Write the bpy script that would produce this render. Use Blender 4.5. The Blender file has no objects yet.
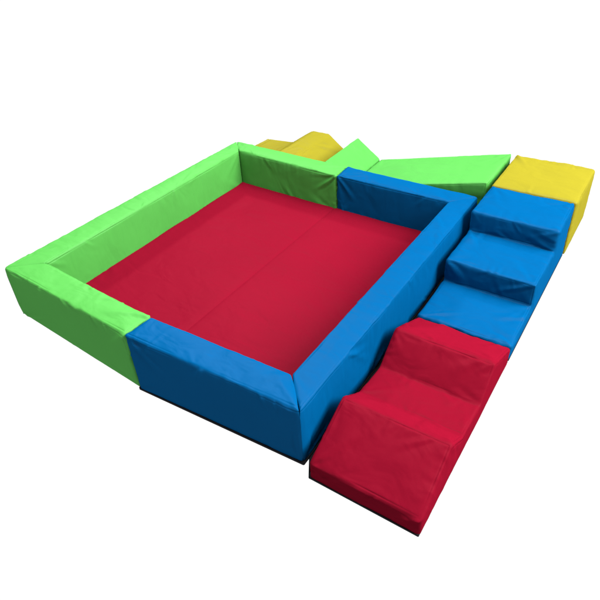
import bpy, math
import numpy as np
from mathutils import Vector, noise, kdtree

sc = bpy.context.scene
COL = sc.collection

# ------------------------------------------------------------------ camera
cam_d = bpy.data.cameras.new('camera')
cam = bpy.data.objects.new('camera', cam_d)
COL.objects.link(cam)
cam.location = (2.9443, -1.2672, 2.1223)
cam.rotation_mode = 'XYZ'
cam.rotation_euler = (0.9658, 0.0424, 0.5763)
cam_d.sensor_width = 36.0
cam_d.lens = 578.5 / 600 * 36.0
cam_d.shift_x = (300 - 306.47) / 600
cam_d.shift_y = (267.66 - 300) / 600
cam_d.clip_start = 0.05
cam_d.clip_end = 500
sc.camera = cam

# ------------------------------------------------------------------ light
# An added white glow as ground (translucent floor lit from below), dim ambient, a big window
# of soft light on the right and a softbox high behind.
world = bpy.data.worlds.new('World')
sc.world = world
world.use_nodes = True
nt = world.node_tree
nt.nodes.clear()
out = nt.nodes.new('ShaderNodeOutputWorld')
bg = nt.nodes.new('ShaderNodeBackground')
tc = nt.nodes.new('ShaderNodeTexCoord')
sep = nt.nodes.new('ShaderNodeSeparateXYZ')
rmp = nt.nodes.new('ShaderNodeValToRGB')
mr = nt.nodes.new('ShaderNodeMapRange')
mr.inputs['From Min'].default_value = -1
mr.inputs['From Max'].default_value = 1
nt.links.new(tc.outputs['Generated'], sep.inputs[0])
nt.links.new(sep.outputs['Z'], mr.inputs['Value'])
nt.links.new(mr.outputs[0], rmp.inputs[0])
nt.links.new(rmp.outputs[0], bg.inputs['Color'])
nt.links.new(bg.outputs[0], out.inputs[0])
bg.inputs['Strength'].default_value = 1.04
el = rmp.color_ramp.elements
el[0].position = 0.0;  el[0].color = (1, 1, 1, 1)
el[1].position = 0.503; el[1].color = (1, 1, 1, 1)  # white lower half: added light that makes the floor glow
e = el.new(0.53); e.color = (0.10, 0.103, 0.11, 1)
e = el.new(1.0); e.color = (0.10, 0.103, 0.11, 1)


def area(name, loc, target, sx, sy, power, col):
    d = bpy.data.lights.new(name, 'AREA')
    d.shape = 'RECTANGLE'; d.size = sx; d.size_y = sy
    d.energy = power; d.color = col
    o = bpy.data.objects.new(name, d)
    COL.objects.link(o)
    o.location = loc
    v = Vector(target) - Vector(loc)
    o.rotation_euler = v.to_track_quat('-Z', 'Y').to_euler()
    return o


area('window_light', (7.0, 2.6, 4.6), (1.0, 1.0, 0.2), 5.0, 4.0, 1850, (1.0, 0.985, 0.97))
area('overhead_softbox', (1.6, 1.6, 6.0), (1.2, 1.2, 0.0), 4.0, 4.0, 760, (0.98, 0.99, 1.0))
area('back_lamp', (-4.2, 6.2, 6.6), (1.0, 1.0, 0.0), 0.9, 0.9, 760, (1.0, 1.0, 1.0))
area('front_fill', (0.2, -6.0, 3.2), (1.2, 0.6, 0.2), 3.0, 2.0, 180, (0.98, 0.99, 1.0))

sc.view_settings.view_transform = 'Standard'
sc.view_settings.look = 'None'
sc.view_settings.exposure = 0.0
sc.view_settings.gamma = 1.0


# ------------------------------------------------------------------ materials
def new_mat(name):
    m = bpy.data.materials.new(name)
    m.use_nodes = True
    m.node_tree.nodes.clear()
    return m, m.node_tree


def N(nt, kind, **kw):
    n = nt.nodes.new(kind)
    for k, v in kw.items():
        setattr(n, k, v)
    return n


def math_node(nt, op, a, b=None, c=None):
    n = nt.nodes.new('ShaderNodeMath')
    n.operation = op
    for i, v in enumerate((a, b, c)):
        if v is None:
            continue
        if isinstance(v, (int, float)):
            n.inputs[i].default_value = v
        else:
            nt.links.new(v, n.inputs[i])
    return n.outputs[0]


def vinyl(name, col, rough, spec, wrinkle=1.0, seam=1.0, var=0.05):
    """Coated cloth: slight tone drift, woven grain, soft creases, a stitched line near each seam."""
    m, nt = new_mat(name)
    L = nt.links
    out = N(nt, 'ShaderNodeOutputMaterial')
    df = N(nt, 'ShaderNodeBsdfDiffuse')               # woven nylon: mostly matt ...
    df.inputs['Roughness'].default_value = 0.3
    bs = N(nt, 'ShaderNodeBsdfGlossy')                # ... with a thin soft gloss
    mx = N(nt, 'ShaderNodeMixShader')
    mx.inputs[0].default_value = spec
    L.new(df.outputs[0], mx.inputs[1]); L.new(bs.outputs[0], mx.inputs[2])
    L.new(mx.outputs[0], out.inputs[0])
    tc = N(nt, 'ShaderNodeTexCoord')
    # colour drift
    n1 = N(nt, 'ShaderNodeTexNoise'); n1.inputs['Scale'].default_value = 2.3
    n1.inputs['Detail'].default_value = 5
    L.new(tc.outputs['Object'], n1.inputs['Vector'])
    hsv = N(nt, 'ShaderNodeHueSaturation')
    hsv.inputs['Color'].default_value = (*col, 1)
    v = math_node(nt, 'MULTIPLY_ADD', n1.outputs[0], 2 * var, 1 - var)
    L.new(v, hsv.inputs['Value'])
    L.new(hsv.outputs[0], df.inputs['Color'])
    # roughness drift
    n2 = N(nt, 'ShaderNodeTexNoise'); n2.inputs['Scale'].default_value = 9
    n2.inputs['Detail'].default_value = 4
    L.new(tc.outputs['Object'], n2.inputs['Vector'])
    r = math_node(nt, 'MULTIPLY_ADD', n2.outputs[0], 0.16, rough - 0.08)
    L.new(r, bs.inputs['Roughness'])
    # heights in metres
    mp = N(nt, 'ShaderNodeMapping')
    mp.inputs['Scale'].default_value = (1.0, 1.7, 0.75)
    mp.inputs['Rotation'].default_value = (0.3, 0.5, 0.7)
    L.new(tc.outputs['Object'], mp.inputs['Vector'])
    n3 = N(nt, 'ShaderNodeTexNoise'); n3.inputs['Scale'].default_value = 5
    n3.inputs['Detail'].default_value = 2.5; n3.inputs['Distortion'].default_value = 0.6
    L.new(mp.outputs[0], n3.inputs['Vector'])
    a = math_node(nt, 'SUBTRACT', n3.outputs[0], 0.5)
    a = math_node(nt, 'MULTIPLY', a, 0.010 * wrinkle)
    n4 = N(nt, 'ShaderNodeTexNoise'); n4.inputs['Scale'].default_value = 650
    n4.inputs['Detail'].default_value = 2
    L.new(tc.outputs['Object'], n4.inputs['Vector'])
    g = math_node(nt, 'MULTIPLY', n4.outputs[0], 0.00030)
    at = N(nt, 'ShaderNodeAttribute'); at.attribute_name = 'seam_distance'
    q = math_node(nt, 'SUBTRACT', at.outputs['Fac'], 0.012)
    q = math_node(nt, 'DIVIDE', q, 0.004)
    q = math_node(nt, 'MULTIPLY', q, q)
    q = math_node(nt, 'MULTIPLY', q, -1.0)
    q = math_node(nt, 'EXPONENT', q)
    q = math_node(nt, 'MULTIPLY', q, -0.0022 * seam)
    n5 = N(nt, 'ShaderNodeTexNoise'); n5.inputs['Scale'].default_value = 3.0
    L.new(tc.outputs['Object'], n5.inputs['Vector'])
    w = math_node(nt, 'MULTIPLY_ADD', n5.outputs[0], 5.0, -2.1)
    w.node.use_clamp = True
    q = math_node(nt, 'MULTIPLY', q, w)
    s = math_node(nt, 'ADD', a, g)
    s = math_node(nt, 'ADD', s, q)
    bp = N(nt, 'ShaderNodeBump')
    bp.inputs['Strength'].default_value = 1.0
    bp.inputs['Distance'].default_value = 1.0
    L.new(s, bp.inputs['Height'])
    L.new(bp.outputs[0], bs.inputs['Normal'])
    L.new(bp.outputs[0], df.inputs['Normal'])
    return m


GREEN = vinyl('green_vinyl', (0.049, 0.236, 0.038), 0.55, 0.016, var=0.07)
BLUE = vinyl('blue_vinyl', (0.0, 0.052, 0.149), 0.42, 0.003, var=0.07)
RED = vinyl('red_vinyl', (0.126, 0.0022, 0.0100), 0.42, 0.0012, var=0.07)
MATRED = vinyl('mat_red_vinyl', (0.134, 0.0028, 0.0112), 0.45, 0.0010, wrinkle=0.8, seam=0.2, var=0.07)
YELLOW = vinyl('yellow_vinyl', (0.168, 0.146, 0.0095), 0.45, 0.008, var=0.06)
BLACK = vinyl('black_backing_shade', (0.006, 0.006, 0.008), 0.8, 0.01, wrinkle=0.1, seam=0.0)  # block undersides, and the sheets that paint contact shade

m, t_ = new_mat('floor_glow')  # added glowing ground, lit through by the world below
o_ = N(t_, 'ShaderNodeOutputMaterial'); tr = N(t_, 'ShaderNodeBsdfTranslucent')
nz = N(t_, 'ShaderNodeTexNoise'); nz.inputs['Scale'].default_value = 0.7
cr = N(t_, 'ShaderNodeValToRGB')
cr.color_ramp.elements[0].color = (0.985, 0.985, 0.985, 1)
cr.color_ramp.elements[1].color = (0.995, 0.995, 0.995, 1)
t_.links.new(nz.outputs[0], cr.inputs[0])
t_.links.new(cr.outputs[0], tr.inputs['Color'])
t_.links.new(tr.outputs[0], o_.inputs[0])
FLOOR_GLOW = m


# ------------------------------------------------------------------ helpers
def link(name, me, mat, parent=None):
    me.materials.clear(); me.materials.append(mat)
    o = bpy.data.objects.new(name, me)
    COL.objects.link(o)
    if parent is not None:
        o.parent = parent
    return o


def thing(name, label, cat, loc, group=None):
    o = bpy.data.objects.new(name, None)
    COL.objects.link(o)
    o.location = loc
    o.empty_display_size = 0.2
    o['label'] = label; o['category'] = cat
    if group:
        o['group'] = group
    return o


class Patchwork:
    """Sewn cover: gridded panels welded at the seams, then softened and creased."""
    def __init__(self):
        self.v = []; self.key = {}; self.f = []; self.panel = []; self.names = []

    def vert(self, p):
        k = tuple(int(round(c * 5000)) for c in p)
        i = self.key.get(k)
        if i is None:
            i = len(self.v); self.key[k] = i; self.v.append(tuple(p))
        return i

    def new_panel(self, name):
        self.names.append(name)
        return len(self.names) - 1

    def grid(self, P, pid):
        P = np.asarray(P)
        n, m_, _ = P.shape
        ids = [[self.vert(P[i, j]) for j in range(m_)] for i in range(n)]
        for i in range(n - 1):
            for j in range(m_ - 1):
                q = (ids[i][j], ids[i + 1][j], ids[i + 1][j + 1], ids[i][j + 1])
                u = []
                for x in q:
                    if x not in u:
                        u.append(x)
                if len(u) >= 3:
                    self.f.append(tuple(u)); self.panel.append(pid)

    def quad(self, a, b, c, d, nu, nv, pid):
        a, b, c, d = map(np.array, (a, b, c, d))
        s = np.linspace(0, 1, nu + 1)[:, None, None]; t = np.linspace(0, 1, nv + 1)[None, :, None]
        self.grid(a * (1 - s) * (1 - t) + b * s * (1 - t) + c * s * t + d * (1 - s) * t, pid)

    def soften(self, seed, bulge=0.006, pucker=0.0028, fold=0.004, rounds=6, soft=0.5, mitre=()):
        V = np.array(self.v); F = self.f; panel = self.panel
        edges = {}
        for fi, f in enumerate(F):
            for a, b in zip(f, f[1:] + f[:1]):
                edges.setdefault((min(a, b), max(a, b)), []).append(fi)
        E = np.array(list(edges.keys()))
        sharp = [k for k, fs in edges.items() if len(fs) < 2 or (panel[fs[0]] != panel[fs[1]]
                 and panel[fs[0]] not in mitre and panel[fs[1]] not in mitre)]
        rim = np.zeros(len(V))                       # the sewn corner line of a mitred wall
        for f, p in zip(F, panel):
            if p in mitre:
                rim[list(f)] = 1.0
        sv = sorted({i for k in sharp for i in k})
        kd = kdtree.KDTree(len(sv))
        for i in sv:
            kd.insert(V[i], i)
        kd.balance()
        near = np.zeros((len(V), 3)); dist = np.zeros(len(V))
        for i, p in enumerate(V):
            co, _, d = kd.find(p)
            near[i] = co; dist[i] = d
        deg = np.bincount(E.ravel(), minlength=len(V))[:, None]
        for _ in range(rounds):
            S = np.zeros_like(V)
            np.add.at(S, E[:, 0], V[E[:, 1]]); np.add.at(S, E[:, 1], V[E[:, 0]])
            w = (soft * np.exp(-(dist / 0.034) ** 2))[:, None]
            V = V * (1 - w) + S / deg * w
        nrm = self.normals(V, mitre)
        off = Vector((seed * 7.31, seed * 3.17, seed * 1.93))
        D = np.zeros(len(V))
        for i in range(len(V)):
            d = dist[i]
            c = Vector(near[i]); p = Vector(V[i])
            pk = noise.noise(c * 17 + off) * 0.7 + noise.noise(c * 36 + off * 2) * 0.45
            amp = 0.35 + 0.9 * max(0.0, noise.noise(c * 3.1 + off * 3) + 0.35)
            fade = math.exp(-d / 0.075) * min(1.0, d / 0.012 + 0.4)
            big = noise.noise(p * 4.2 + off * 5)
            D[i] = (bulge * (1 - math.exp(-d / 0.05)) + pucker * pk * amp * fade
                    + fold * big * 0.30 * min(1.0, d / 0.04 + 0.45))
        D += self.creases(V, sv, seed, fold, mitre)
        D *= np.clip(V[:, 2] / 0.05, 0.3, 1.0)
        if mitre:                                    # both walls meet exactly on the corner seam, slightly pulled in
            rv = np.flatnonzero(rim > 0)
            k2 = kdtree.KDTree(len(rv))
            for i in rv:
                k2.insert(V[i], int(i))
            k2.balance()
            rd = np.array([k2.find(p)[2] for p in V])
            D = D * np.clip(rd / 0.05, 0, 1) ** 0.7 - 0.0017 * np.exp(-(rd / 0.006) ** 2)
        V = V + nrm * D[:, None]
        self.V = V; self.nrm = self.normals(V, mitre); self.dist = dist
        return self

    def creases(self, V, sv, seed, fold, mitre):
        """straight pulls that start at a seam or corner and run out over one panel"""
        rng = np.random.default_rng(seed * 101 + len(V))
        D = np.zeros(len(V))
        F = self.f; pan = np.array(self.panel)
        svm = np.zeros(len(V), bool); svm[sv] = True
        cnt = np.zeros((len(V),), int)
        per = {}
        for f, p in zip(F, self.panel):
            per.setdefault(p, set()).update(f)
        for p in per:
            cnt[list(per[p])] += 1
        for p, vs in per.items():
            if p in mitre or self.names[p] in ('bottom', 'underside'):
                continue
            vs = np.array(sorted(vs))
            P = V[vs]
            rimv = vs[svm[vs]]
            cor = rimv[cnt[rimv] >= 3]
            if len(rimv) == 0:
                continue
            size = np.sqrt(len(vs)) * S
            n = int(5 + 26 * size)
            L = np.zeros(len(vs))
            for k in range(n):
                big = k < 3 + n // 4
                src = V[rng.choice(cor if (big and len(cor) and rng.random() < 0.65) else rimv)]
                for _ in range(12):
                    dst = P[rng.integers(len(P))]
                    ln = np.linalg.norm(dst - src)
                    if (0.09 if big else 0.03) < ln < (0.30 if big else 0.12):
                        break
                else:
                    continue
                u = (dst - src) / ln
                rel = P - src
                t = rel @ u / ln
                bend = rng.normal() * 0.10 * ln
                across = np.cross(u, np.cross(rel, u)) - 0
                perp = np.linalg.norm(across, axis=1)
                sidev = np.cross(u, rng.normal(size=3)); sidev /= np.linalg.norm(sidev) + 1e-9
                sgn = rel @ sidev + bend * np.sin(np.pi * np.clip(t, 0, 1))
                w = (0.010 + 0.010 * rng.random()) * (1.25 if big else 0.85) * (0.55 + 0.9 * np.clip(t, 0, 1))
                tap = np.clip(t / 0.12 + 0.35, 0, 1) * np.clip((1 - t) / 0.55, 0, 1) * (t > -0.08)
                x = np.where(perp > 1e-6, perp * np.sign(sgn), 0) / w
                a = (0.36 if big else 0.24) * rng.uniform(0.4, 1.0) * fold
                L += a * tap * (np.exp(-x * x) - 0.75 * np.exp(-(x - 1.35) ** 2))
            if self.names[p] == 'side_panel':
                L *= 0.45
            elif self.names[p] == 'outer':
                L *= 1.7
            elif self.names[p] == 'top' and mitre:
                L *= 0.75
            edge = np.where(svm[vs], 0.35, 1.0)
            D[vs] += L * edge
        return D

    def normals(self, V, skip=()):
        n = np.zeros_like(V)
        Q = np.array([f if len(f) == 4 else f + (f[2],) for f in self.f])
        fn = np.cross(V[Q[:, 2]] - V[Q[:, 0]], V[Q[:, 3]] - V[Q[:, 1]])
        tri = np.array([len(f) == 3 for f in self.f])
        if tri.any():
            fn[tri] = np.cross(V[Q[tri, 1]] - V[Q[tri, 0]], V[Q[tri, 2]] - V[Q[tri, 0]])
        if skip:
            fn[np.isin(np.array(self.panel), list(skip))] *= 1e-4
        for k in range(4):
            np.add.at(n, Q[:, k], fn)
        return n / np.maximum(np.linalg.norm(n, axis=1), 1e-12)[:, None]

    def mesh(self, name, pids=None, origin=(0, 0, 0)):
        fs = [f for f, p in zip(self.f, self.panel) if pids is None or p in pids]
        used = sorted({i for f in fs for i in f})
        mp = {j: k for k, j in enumerate(used)}
        me = bpy.data.meshes.new(name)
        co = self.V[used] - np.array(origin)
        me.from_pydata([tuple(c) for c in co], [], [tuple(mp[i] for i in f) for f in fs])
        at = me.attributes.new('seam_distance', 'FLOAT', 'POINT')
        at.data.foreach_set('value', self.dist[used].astype(np.float32))
        me.polygons.foreach_set('use_smooth', [True] * len(fs))
        me.update()
        me.normals_split_custom_set_from_vertices([tuple(x) for x in self.nrm[used]])
        return me


def hexa(pw, B, T, s, names):
    """B, T: four bottom and top corners, counter-clockwise from above. names: bottom, top, side 0-1, 1-2, 2-3, 3-0."""
    B = [np.array(p, float) for p in B]; T = [np.array(p, float) for p in T]
    d = lambda a, b: np.linalg.norm(a - b)
    nu = max(2, int(math.ceil(max(d(B[0], B[1]), d(B[3], B[2])) / s)))
    nv = max(2, int(math.ceil(max(d(B[1], B[2]), d(B[0], B[3])) / s)))
    nw = max(2, int(math.ceil(max(d(B[k], T[k]) for k in range(4)) / s)))
    ids = [pw.new_panel(n) for n in names]
    pw.quad(B[0], B[3], B[2], B[1], nv, nu, ids[0])
    pw.quad(T[0], T[1], T[2], T[3], nu, nv, ids[1])
    for k, n in ((0, nu), (1, nv), (2, nu), (3, nv)):
        a, b = k, (k + 1) % 4
        pw.quad(B[a], B[b], T[b], T[a], n, nw, ids[2 + k])
    return ids


def profile_block(pw, prof, bands, to3, v0, v1, s, names, side_names):
    """Extruded profile. prof: list of (u, z) from one end of the top run to the other, u increasing.
    bands: heights where the sides are split so that risers weld; to3(u, v, z) gives the point.
    names: one panel per run of the profile, then end panel(s) come from vertical runs."""
    nv = int(math.ceil(abs(v1 - v0) / s))
    tv = np.linspace(v0, v1, nv + 1)
    zmax = max(z for _, z in prof)
    br = [0.0] + list(bands)
    rows = [max(2, int(math.ceil((br[i + 1] - br[i]) / s))) for i in range(len(br) - 1)] if bands else [max(4, int(math.ceil(zmax / s)))]

    def zs(u_z):
        """row heights under a top of height u_z"""
        if not bands:
            return list(np.linspace(0, u_z, rows[0] + 1))
        r = [0.0]
        for i in range(len(rows)):
            if br[i + 1] <= u_z + 1e-6:
                r += list(np.linspace(br[i], br[i + 1], rows[i] + 1))[1:]
        return r
    sides = [pw.new_panel(n) for n in side_names]
    bot = pw.new_panel('underside')
    for k in range(len(prof) - 1):
        (ua, za), (ub, zb) = prof[k], prof[k + 1]
        pid = pw.new_panel(names[k])
        if abs(ua - ub) < 1e-6:                       # riser or end
            lo, hi = min(za, zb), max(za, zb)
            z = [q for q in zs(hi) if q > lo - 1e-6]
            seq = z if zb > za else z[::-1]
            P = [[to3(ua, v, q) for v in tv] for q in seq]
            pw.grid(np.array(P)[:, ::-1] if False else np.array(P), pid)
        else:
            n = max(2, int(math.ceil(math.hypot(ub - ua, zb - za) / s)))
            tu = np.linspace(0, 1, n + 1)
            pw.grid([[to3(ua + (ub - ua) * t, v, za + (zb - za) * t) for v in tv] for t in tu], pid)
            pw.grid([[to3(ua + (ub - ua) * t, v, 0.0) for v in tv[::-1]] for t in tu], bot)
            for sd, v, flip in ((0, v0, True), (1, v1, False)):
                G = [[to3(ua + (ub - ua) * t, v, q) for q in zs(za + (zb - za) * t if bands == [] else za)] for t in tu]
                G = np.array(G)
                pw.grid(G if not flip else G[:, ::-1], sides[sd])


def orient(pw):
    """turn every face outwards (closed cover)"""
    import bmesh
    bm = bmesh.new()
    vs = [bm.verts.new(p) for p in pw.v]
    keep = []
    for k, f in enumerate(pw.f):
        try:
            bf = bm.faces.new([vs[i] for i in f])
            keep.append((bf, pw.panel[k]))
        except ValueError:
            pass
    bm.verts.index_update()
    bmesh.ops.recalc_face_normals(bm, faces=bm.faces[:])
    pw.f = [tuple(v.index for v in bf.verts) for bf, _ in keep]
    pw.panel = [p for _, p in keep]
    bm.free()
    return pw


def split_parts(pw, parent, mat, origin, skip=(), black=('underside',)):
    for pid, nm in enumerate(pw.names):
        if nm in skip:
            continue
        me = pw.mesh(nm, {pid}, origin)
        link(nm, me, BLACK if nm in black else mat, parent)


def shade_sheet(pts, parent, origin, out, th=0.012, name='shade_sheet'):
    """black sheet painting the contact shade under a block, a little wider than it, rounded corners"""
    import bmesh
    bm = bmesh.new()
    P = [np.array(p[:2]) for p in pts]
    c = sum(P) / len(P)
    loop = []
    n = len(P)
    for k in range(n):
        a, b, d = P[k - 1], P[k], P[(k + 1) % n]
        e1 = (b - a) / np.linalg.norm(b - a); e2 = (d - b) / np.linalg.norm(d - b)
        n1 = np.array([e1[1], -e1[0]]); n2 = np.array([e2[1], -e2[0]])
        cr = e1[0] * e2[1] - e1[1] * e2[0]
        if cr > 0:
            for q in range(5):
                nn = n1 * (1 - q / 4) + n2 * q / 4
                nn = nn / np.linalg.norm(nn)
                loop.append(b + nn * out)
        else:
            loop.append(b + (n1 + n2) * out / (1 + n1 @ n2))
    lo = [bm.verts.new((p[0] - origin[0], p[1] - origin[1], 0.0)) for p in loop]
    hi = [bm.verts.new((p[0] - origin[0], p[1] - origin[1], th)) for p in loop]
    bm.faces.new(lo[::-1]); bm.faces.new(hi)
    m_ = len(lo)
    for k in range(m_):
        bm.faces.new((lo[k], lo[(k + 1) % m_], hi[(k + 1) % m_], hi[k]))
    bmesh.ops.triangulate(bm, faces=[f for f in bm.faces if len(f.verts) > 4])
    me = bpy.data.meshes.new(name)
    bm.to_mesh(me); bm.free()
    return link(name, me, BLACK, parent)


# ------------------------------------------------------------------ setting
import bmesh
bm = bmesh.new()
bmesh.ops.create_circle(bm, cap_ends=True, segments=96, radius=120)
me = bpy.data.meshes.new('floor')
bm.to_mesh(me); bm.free()
fl = link('floor', me, FLOOR_GLOW)  # added glowing ground, lit through by the world below
fl.location = (1, 1, -0.004)
fl['kind'] = 'structure'

S = 0.0085      # cloth grid

# ------------------------------------------------------------------ ball pit walls
H = 0.333


def wall(parent, o0, o1, i1, i0, mat, seed, mitre=(0, 1), h=H, spread=(0, 0)):
    """one padded wall with mitred ends, outer edge o0-o1, inner edge i0-i1"""
    pw = Patchwork()
    Bp = [(*o0, 0), (*o1, 0), (*i1, 0), (*i0, 0)]
    Tp = [(*o0, h), (*o1, h), (*i1, h), (*i0, h)]
    for k in (0, 1):                                  # a joint that has been pushed out at the foot
        Bp[k] = (Bp[k][0] + 1.7 * spread[k], Bp[k][1] - spread[k], 0)
    ids = hexa(pw, Bp, Tp, S, ['bottom', 'top', 'outer', 'end', 'inner', 'end'])
    mi = [ids[(5, 3)[k]] for k in mitre]
    orient(pw).soften(seed, bulge=0.006, pucker=0.0055, fold=0.0155, mitre=mi)
    loc = parent.location
    return link('wall', pw.mesh('wall', None, loc), mat, parent)


A = (-0.032, 0.016); D = (1.998, 0.0); Cc = (1.998, 2.082); Bb = (0.0, 2.09)
Ai = (0.150, 0.172); Di = (1.853, 0.156); Ci = (1.856, 1.927); Bi = (0.138, 1.945)
JF = (1.018, -0.032); JFi = (1.030, 0.126); JB = (1.024, 2.086); JBi = (1.033, 1.922)
g = 0.003
gp = thing('padded_barrier', 'bright green padded barrier around the left half of the red mat',
           'barrier', (0.07, 1.05, 0), 'padded barriers of the ball pit')
wall(gp, A, (JF[0] - g, JF[1]), (JFi[0] - g, JFi[1]), Ai, GREEN, 1, (0,), H, (0, 0.018))
wall(gp, Bb, A, Ai, Bi, GREEN, 1)
wall(gp, (JB[0] - g, JB[1]), Bb, Bi, (JBi[0] - g, JBi[1]), GREEN, 1, (1,))
bp_ = thing('padded_barrier', 'blue padded barrier around the right half of the red mat, beside the stairs',
            'barrier', (1.92, 1.05, 0), 'padded barriers of the ball pit')
wall(bp_, (JF[0] + g, JF[1] - 0.006), D, Di, (JFi[0] + g, JFi[1]), BLUE, 4, (1,), H + 0.002, (0.018, 0))
wall(bp_, D, Cc, Ci, Di, BLUE, 4, (0, 1), H + 0.002)
wall(bp_, Cc, (JB[0] + g, JB[1]), (JBi[0] + g, JBi[1]), Ci, BLUE, 4, (0,), H + 0.002)
shade_sheet([(JF[0] + 0.034, JF[1] - 0.02), D, Cc, JB, JBi, Ci, Di, JFi], bp_, bp_.location, 0.007)
shade_sheet([(JB[0] - .02, JB[1]), Bb, A, (JF[0] - .02, JF[1]), (JFi[0] - .02, JFi[1]), Ai, Bi, (JBi[0] - .02, JBi[1])], gp, gp.location, -0.014, 0.008)

# ------------------------------------------------------------------ mat
mt = thing('floor_mat', 'flat red floor mat with a centre fold, inside the green and blue barriers',
           'mat', (1.0, 1.03, 0))
for x0, x1, sd in ((0.142, 1.0090, 11), (1.0095, 1.860, 11)):
    pw = Patchwork()
    y0, y1 = 0.14, 1.94
    Bp = [(x0, y0, 0), (x1, y0, 0), (x1, y1, 0), (x0, y1, 0)]
    Tp = [(x, y, 0.068) for x, y, _ in Bp]
    ids = hexa(pw, Bp, Tp, 0.011, ['bottom', 'top', 'side', 'side', 'side', 'side'])
    orient(pw).soften(sd, bulge=0.003, pucker=0.0012, fold=0.015, rounds=2, soft=0.35, mitre=[ids[3] if x0 < 0.5 else ids[5]])
    link('mat_panel', pw.mesh('mat_panel', None, mt.location), MATRED, mt)

# ------------------------------------------------------------------ blue stairs
X0, X1 = 2.046, 2.556
h1, h2, h3 = 0.098, 0.242, 0.376
y0, y1, y2, y3 = 1.062, 1.435, 1.810, 2.190
st = thing('foam_stairs', 'blue foam stairs of three steps between the red wave block and the yellow cube', 'foam stairs',
           ((X0 + X1) / 2, 1.62, 0))
pw = Patchwork()
profile_block(pw, [(y0, 0), (y0, h1), (y1, h1), (y1, h2), (y2, h2), (y2, h3), (y3, h3), (y3, 0)], [h1, h2, h3],
              lambda u, v, z: (v, u, z), X0, X1, S,
              ['riser', 'tread', 'riser', 'tread', 'riser', 'tread', 'back_panel'], ['side_panel', 'side_panel'])
orient(pw).soften(21, bulge=0.006, pucker=0.0052, fold=0.0165)
split_parts(pw, st, BLUE, st.location)
shade_sheet([(2.009, y0 + .004), (X1, y0 + .004), (X1, y3), (2.009, y3)], st, st.location, 0.001, 0.008)  # dark sheet also paints shade into the gap beside the wall

# ------------------------------------------------------------------ red wave block
rx0, rx1 = 2.058, 2.558
rw = thing('foam_wave_block', 'red foam block with two wave humps, in front of the blue stairs', 'foam block',
           (2.308, 0.5, 0), 'foam wave blocks')
pw = Patchwork()
profile_block(pw, [(-0.045, 0), (-0.045, 0.098), (0.238, 0.237), (0.385, 0.125), (0.592, 0.112), (0.762, 0.237), (1.048, 0.098), (1.048, 0)], [],
              lambda u, v, z: (v, u, z), rx0, rx1, S,
              ['end_panel', 'hump_slope', 'hump_slope', 'valley_panel', 'hump_slope', 'hump_slope', 'end_panel'], ['side_panel', 'side_panel'])
orient(pw).soften(31, bulge=0.006, pucker=0.0056, fold=0.016)
split_parts(pw, rw, RED, rw.location)
shade_sheet([(2.012, 0.03), (rx0 - .006, -0.02), (rx0, -0.045), (rx1 - .006, -0.045), (rx1 - .006, 1.052), (2.013, 1.052)], rw, rw.location, 0.004, 0.010)  # reaches towards the blue wall so the gap is painted dark

# ------------------------------------------------------------------ yellow cube
cb = thing('foam_cube', 'yellow foam cube at the top of the blue stairs', 'foam block', (2.305, 2.465, 0))
pw = Patchwork()
cx0, cx1, cy0, cy1 = 2.042, 2.566, 2.197, 2.735
Bp = [(cx0, cy0, 0), (cx1, cy0, 0), (cx1, cy1, 0), (cx0, cy1, 0)]
hexa(pw, Bp, [(x, y, h3 + 0.002) for x, y, _ in Bp], S, ['underside', 'top_panel', 'side_panel', 'side_panel', 'side_panel', 'side_panel'])
orient(pw).soften(41, bulge=0.007, pucker=0.005, fold=0.0165)
split_parts(pw, cb, YELLOW, cb.location)

# ------------------------------------------------------------------ long green ramp
ry0, ry1 = 2.215, 2.745
gr = thing('foam_ramp', 'long green ramp rising to the yellow cube behind the blue barrier', 'foam ramp', (1.48, 2.48, 0), 'green foam ramps')
pw = Patchwork()
a, b, za, zb = 0.972, 2.006, 0.115, 0.378
hexa(pw, [(a, ry0, 0), (b, ry0, 0), (b, ry1, 0), (a, ry1, 0)], [(a, ry0, za), (b, ry0, zb), (b, ry1, zb), (a, ry1, za)], S,
     ['underside', 'slope_panel', 'side_panel', 'high_end_panel', 'side_panel', 'low_end_panel'])
orient(pw).soften(51, bulge=0.004, pucker=0.0045, fold=0.011)
split_parts(pw, gr, GREEN, gr.location)

# ------------------------------------------------------------------ short green ramp
gs = thing('foam_ramp', 'short steep green ramp between the yellow humped block and the long ramp', 'foam ramp', (0.86, 2.48, 0), 'green foam ramps')
pw = Patchwork()
a, b, za, zb = 0.752, 0.960, 0.268, 0.118
hexa(pw, [(a, ry0, 0), (b, ry0, 0), (b, ry1, 0), (a, ry1, 0)], [(a, ry0, za), (b, ry0, zb), (b, ry1, zb), (a, ry1, za)], S,
     ['underside', 'slope_panel', 'side_panel', 'low_end_panel', 'side_panel', 'high_end_panel'])
orient(pw).soften(52, bulge=0.004, pucker=0.0045, fold=0.011)
split_parts(pw, gs, GREEN, gs.location)

# ------------------------------------------------------------------ yellow wave block
yw = thing('foam_wave_block', 'yellow humped foam block, half hidden behind the green barrier', 'foam block',
           (0.22, 2.48, 0), 'foam wave blocks')
pw = Patchwork()
profile_block(pw, [(-0.285, 0), (-0.285, 0.02), (-0.165, 0.080), (0.10, 0.102), (0.313, 0.246), (0.479, 0.246), (0.66, 0.105), (0.742, 0.100), (0.742, 0)], [],
              lambda u, v, z: (u, v, z), ry0, ry1, S,
              ['end_panel', 'hump_slope', 'valley_panel', 'hump_slope', 'hump_top', 'hump_slope', 'valley_panel', 'end_panel'], ['side_panel', 'side_panel'])
orient(pw).soften(61, bulge=0.005, pucker=0.0045, fold=0.012)
split_parts(pw, yw, YELLOW, yw.location)
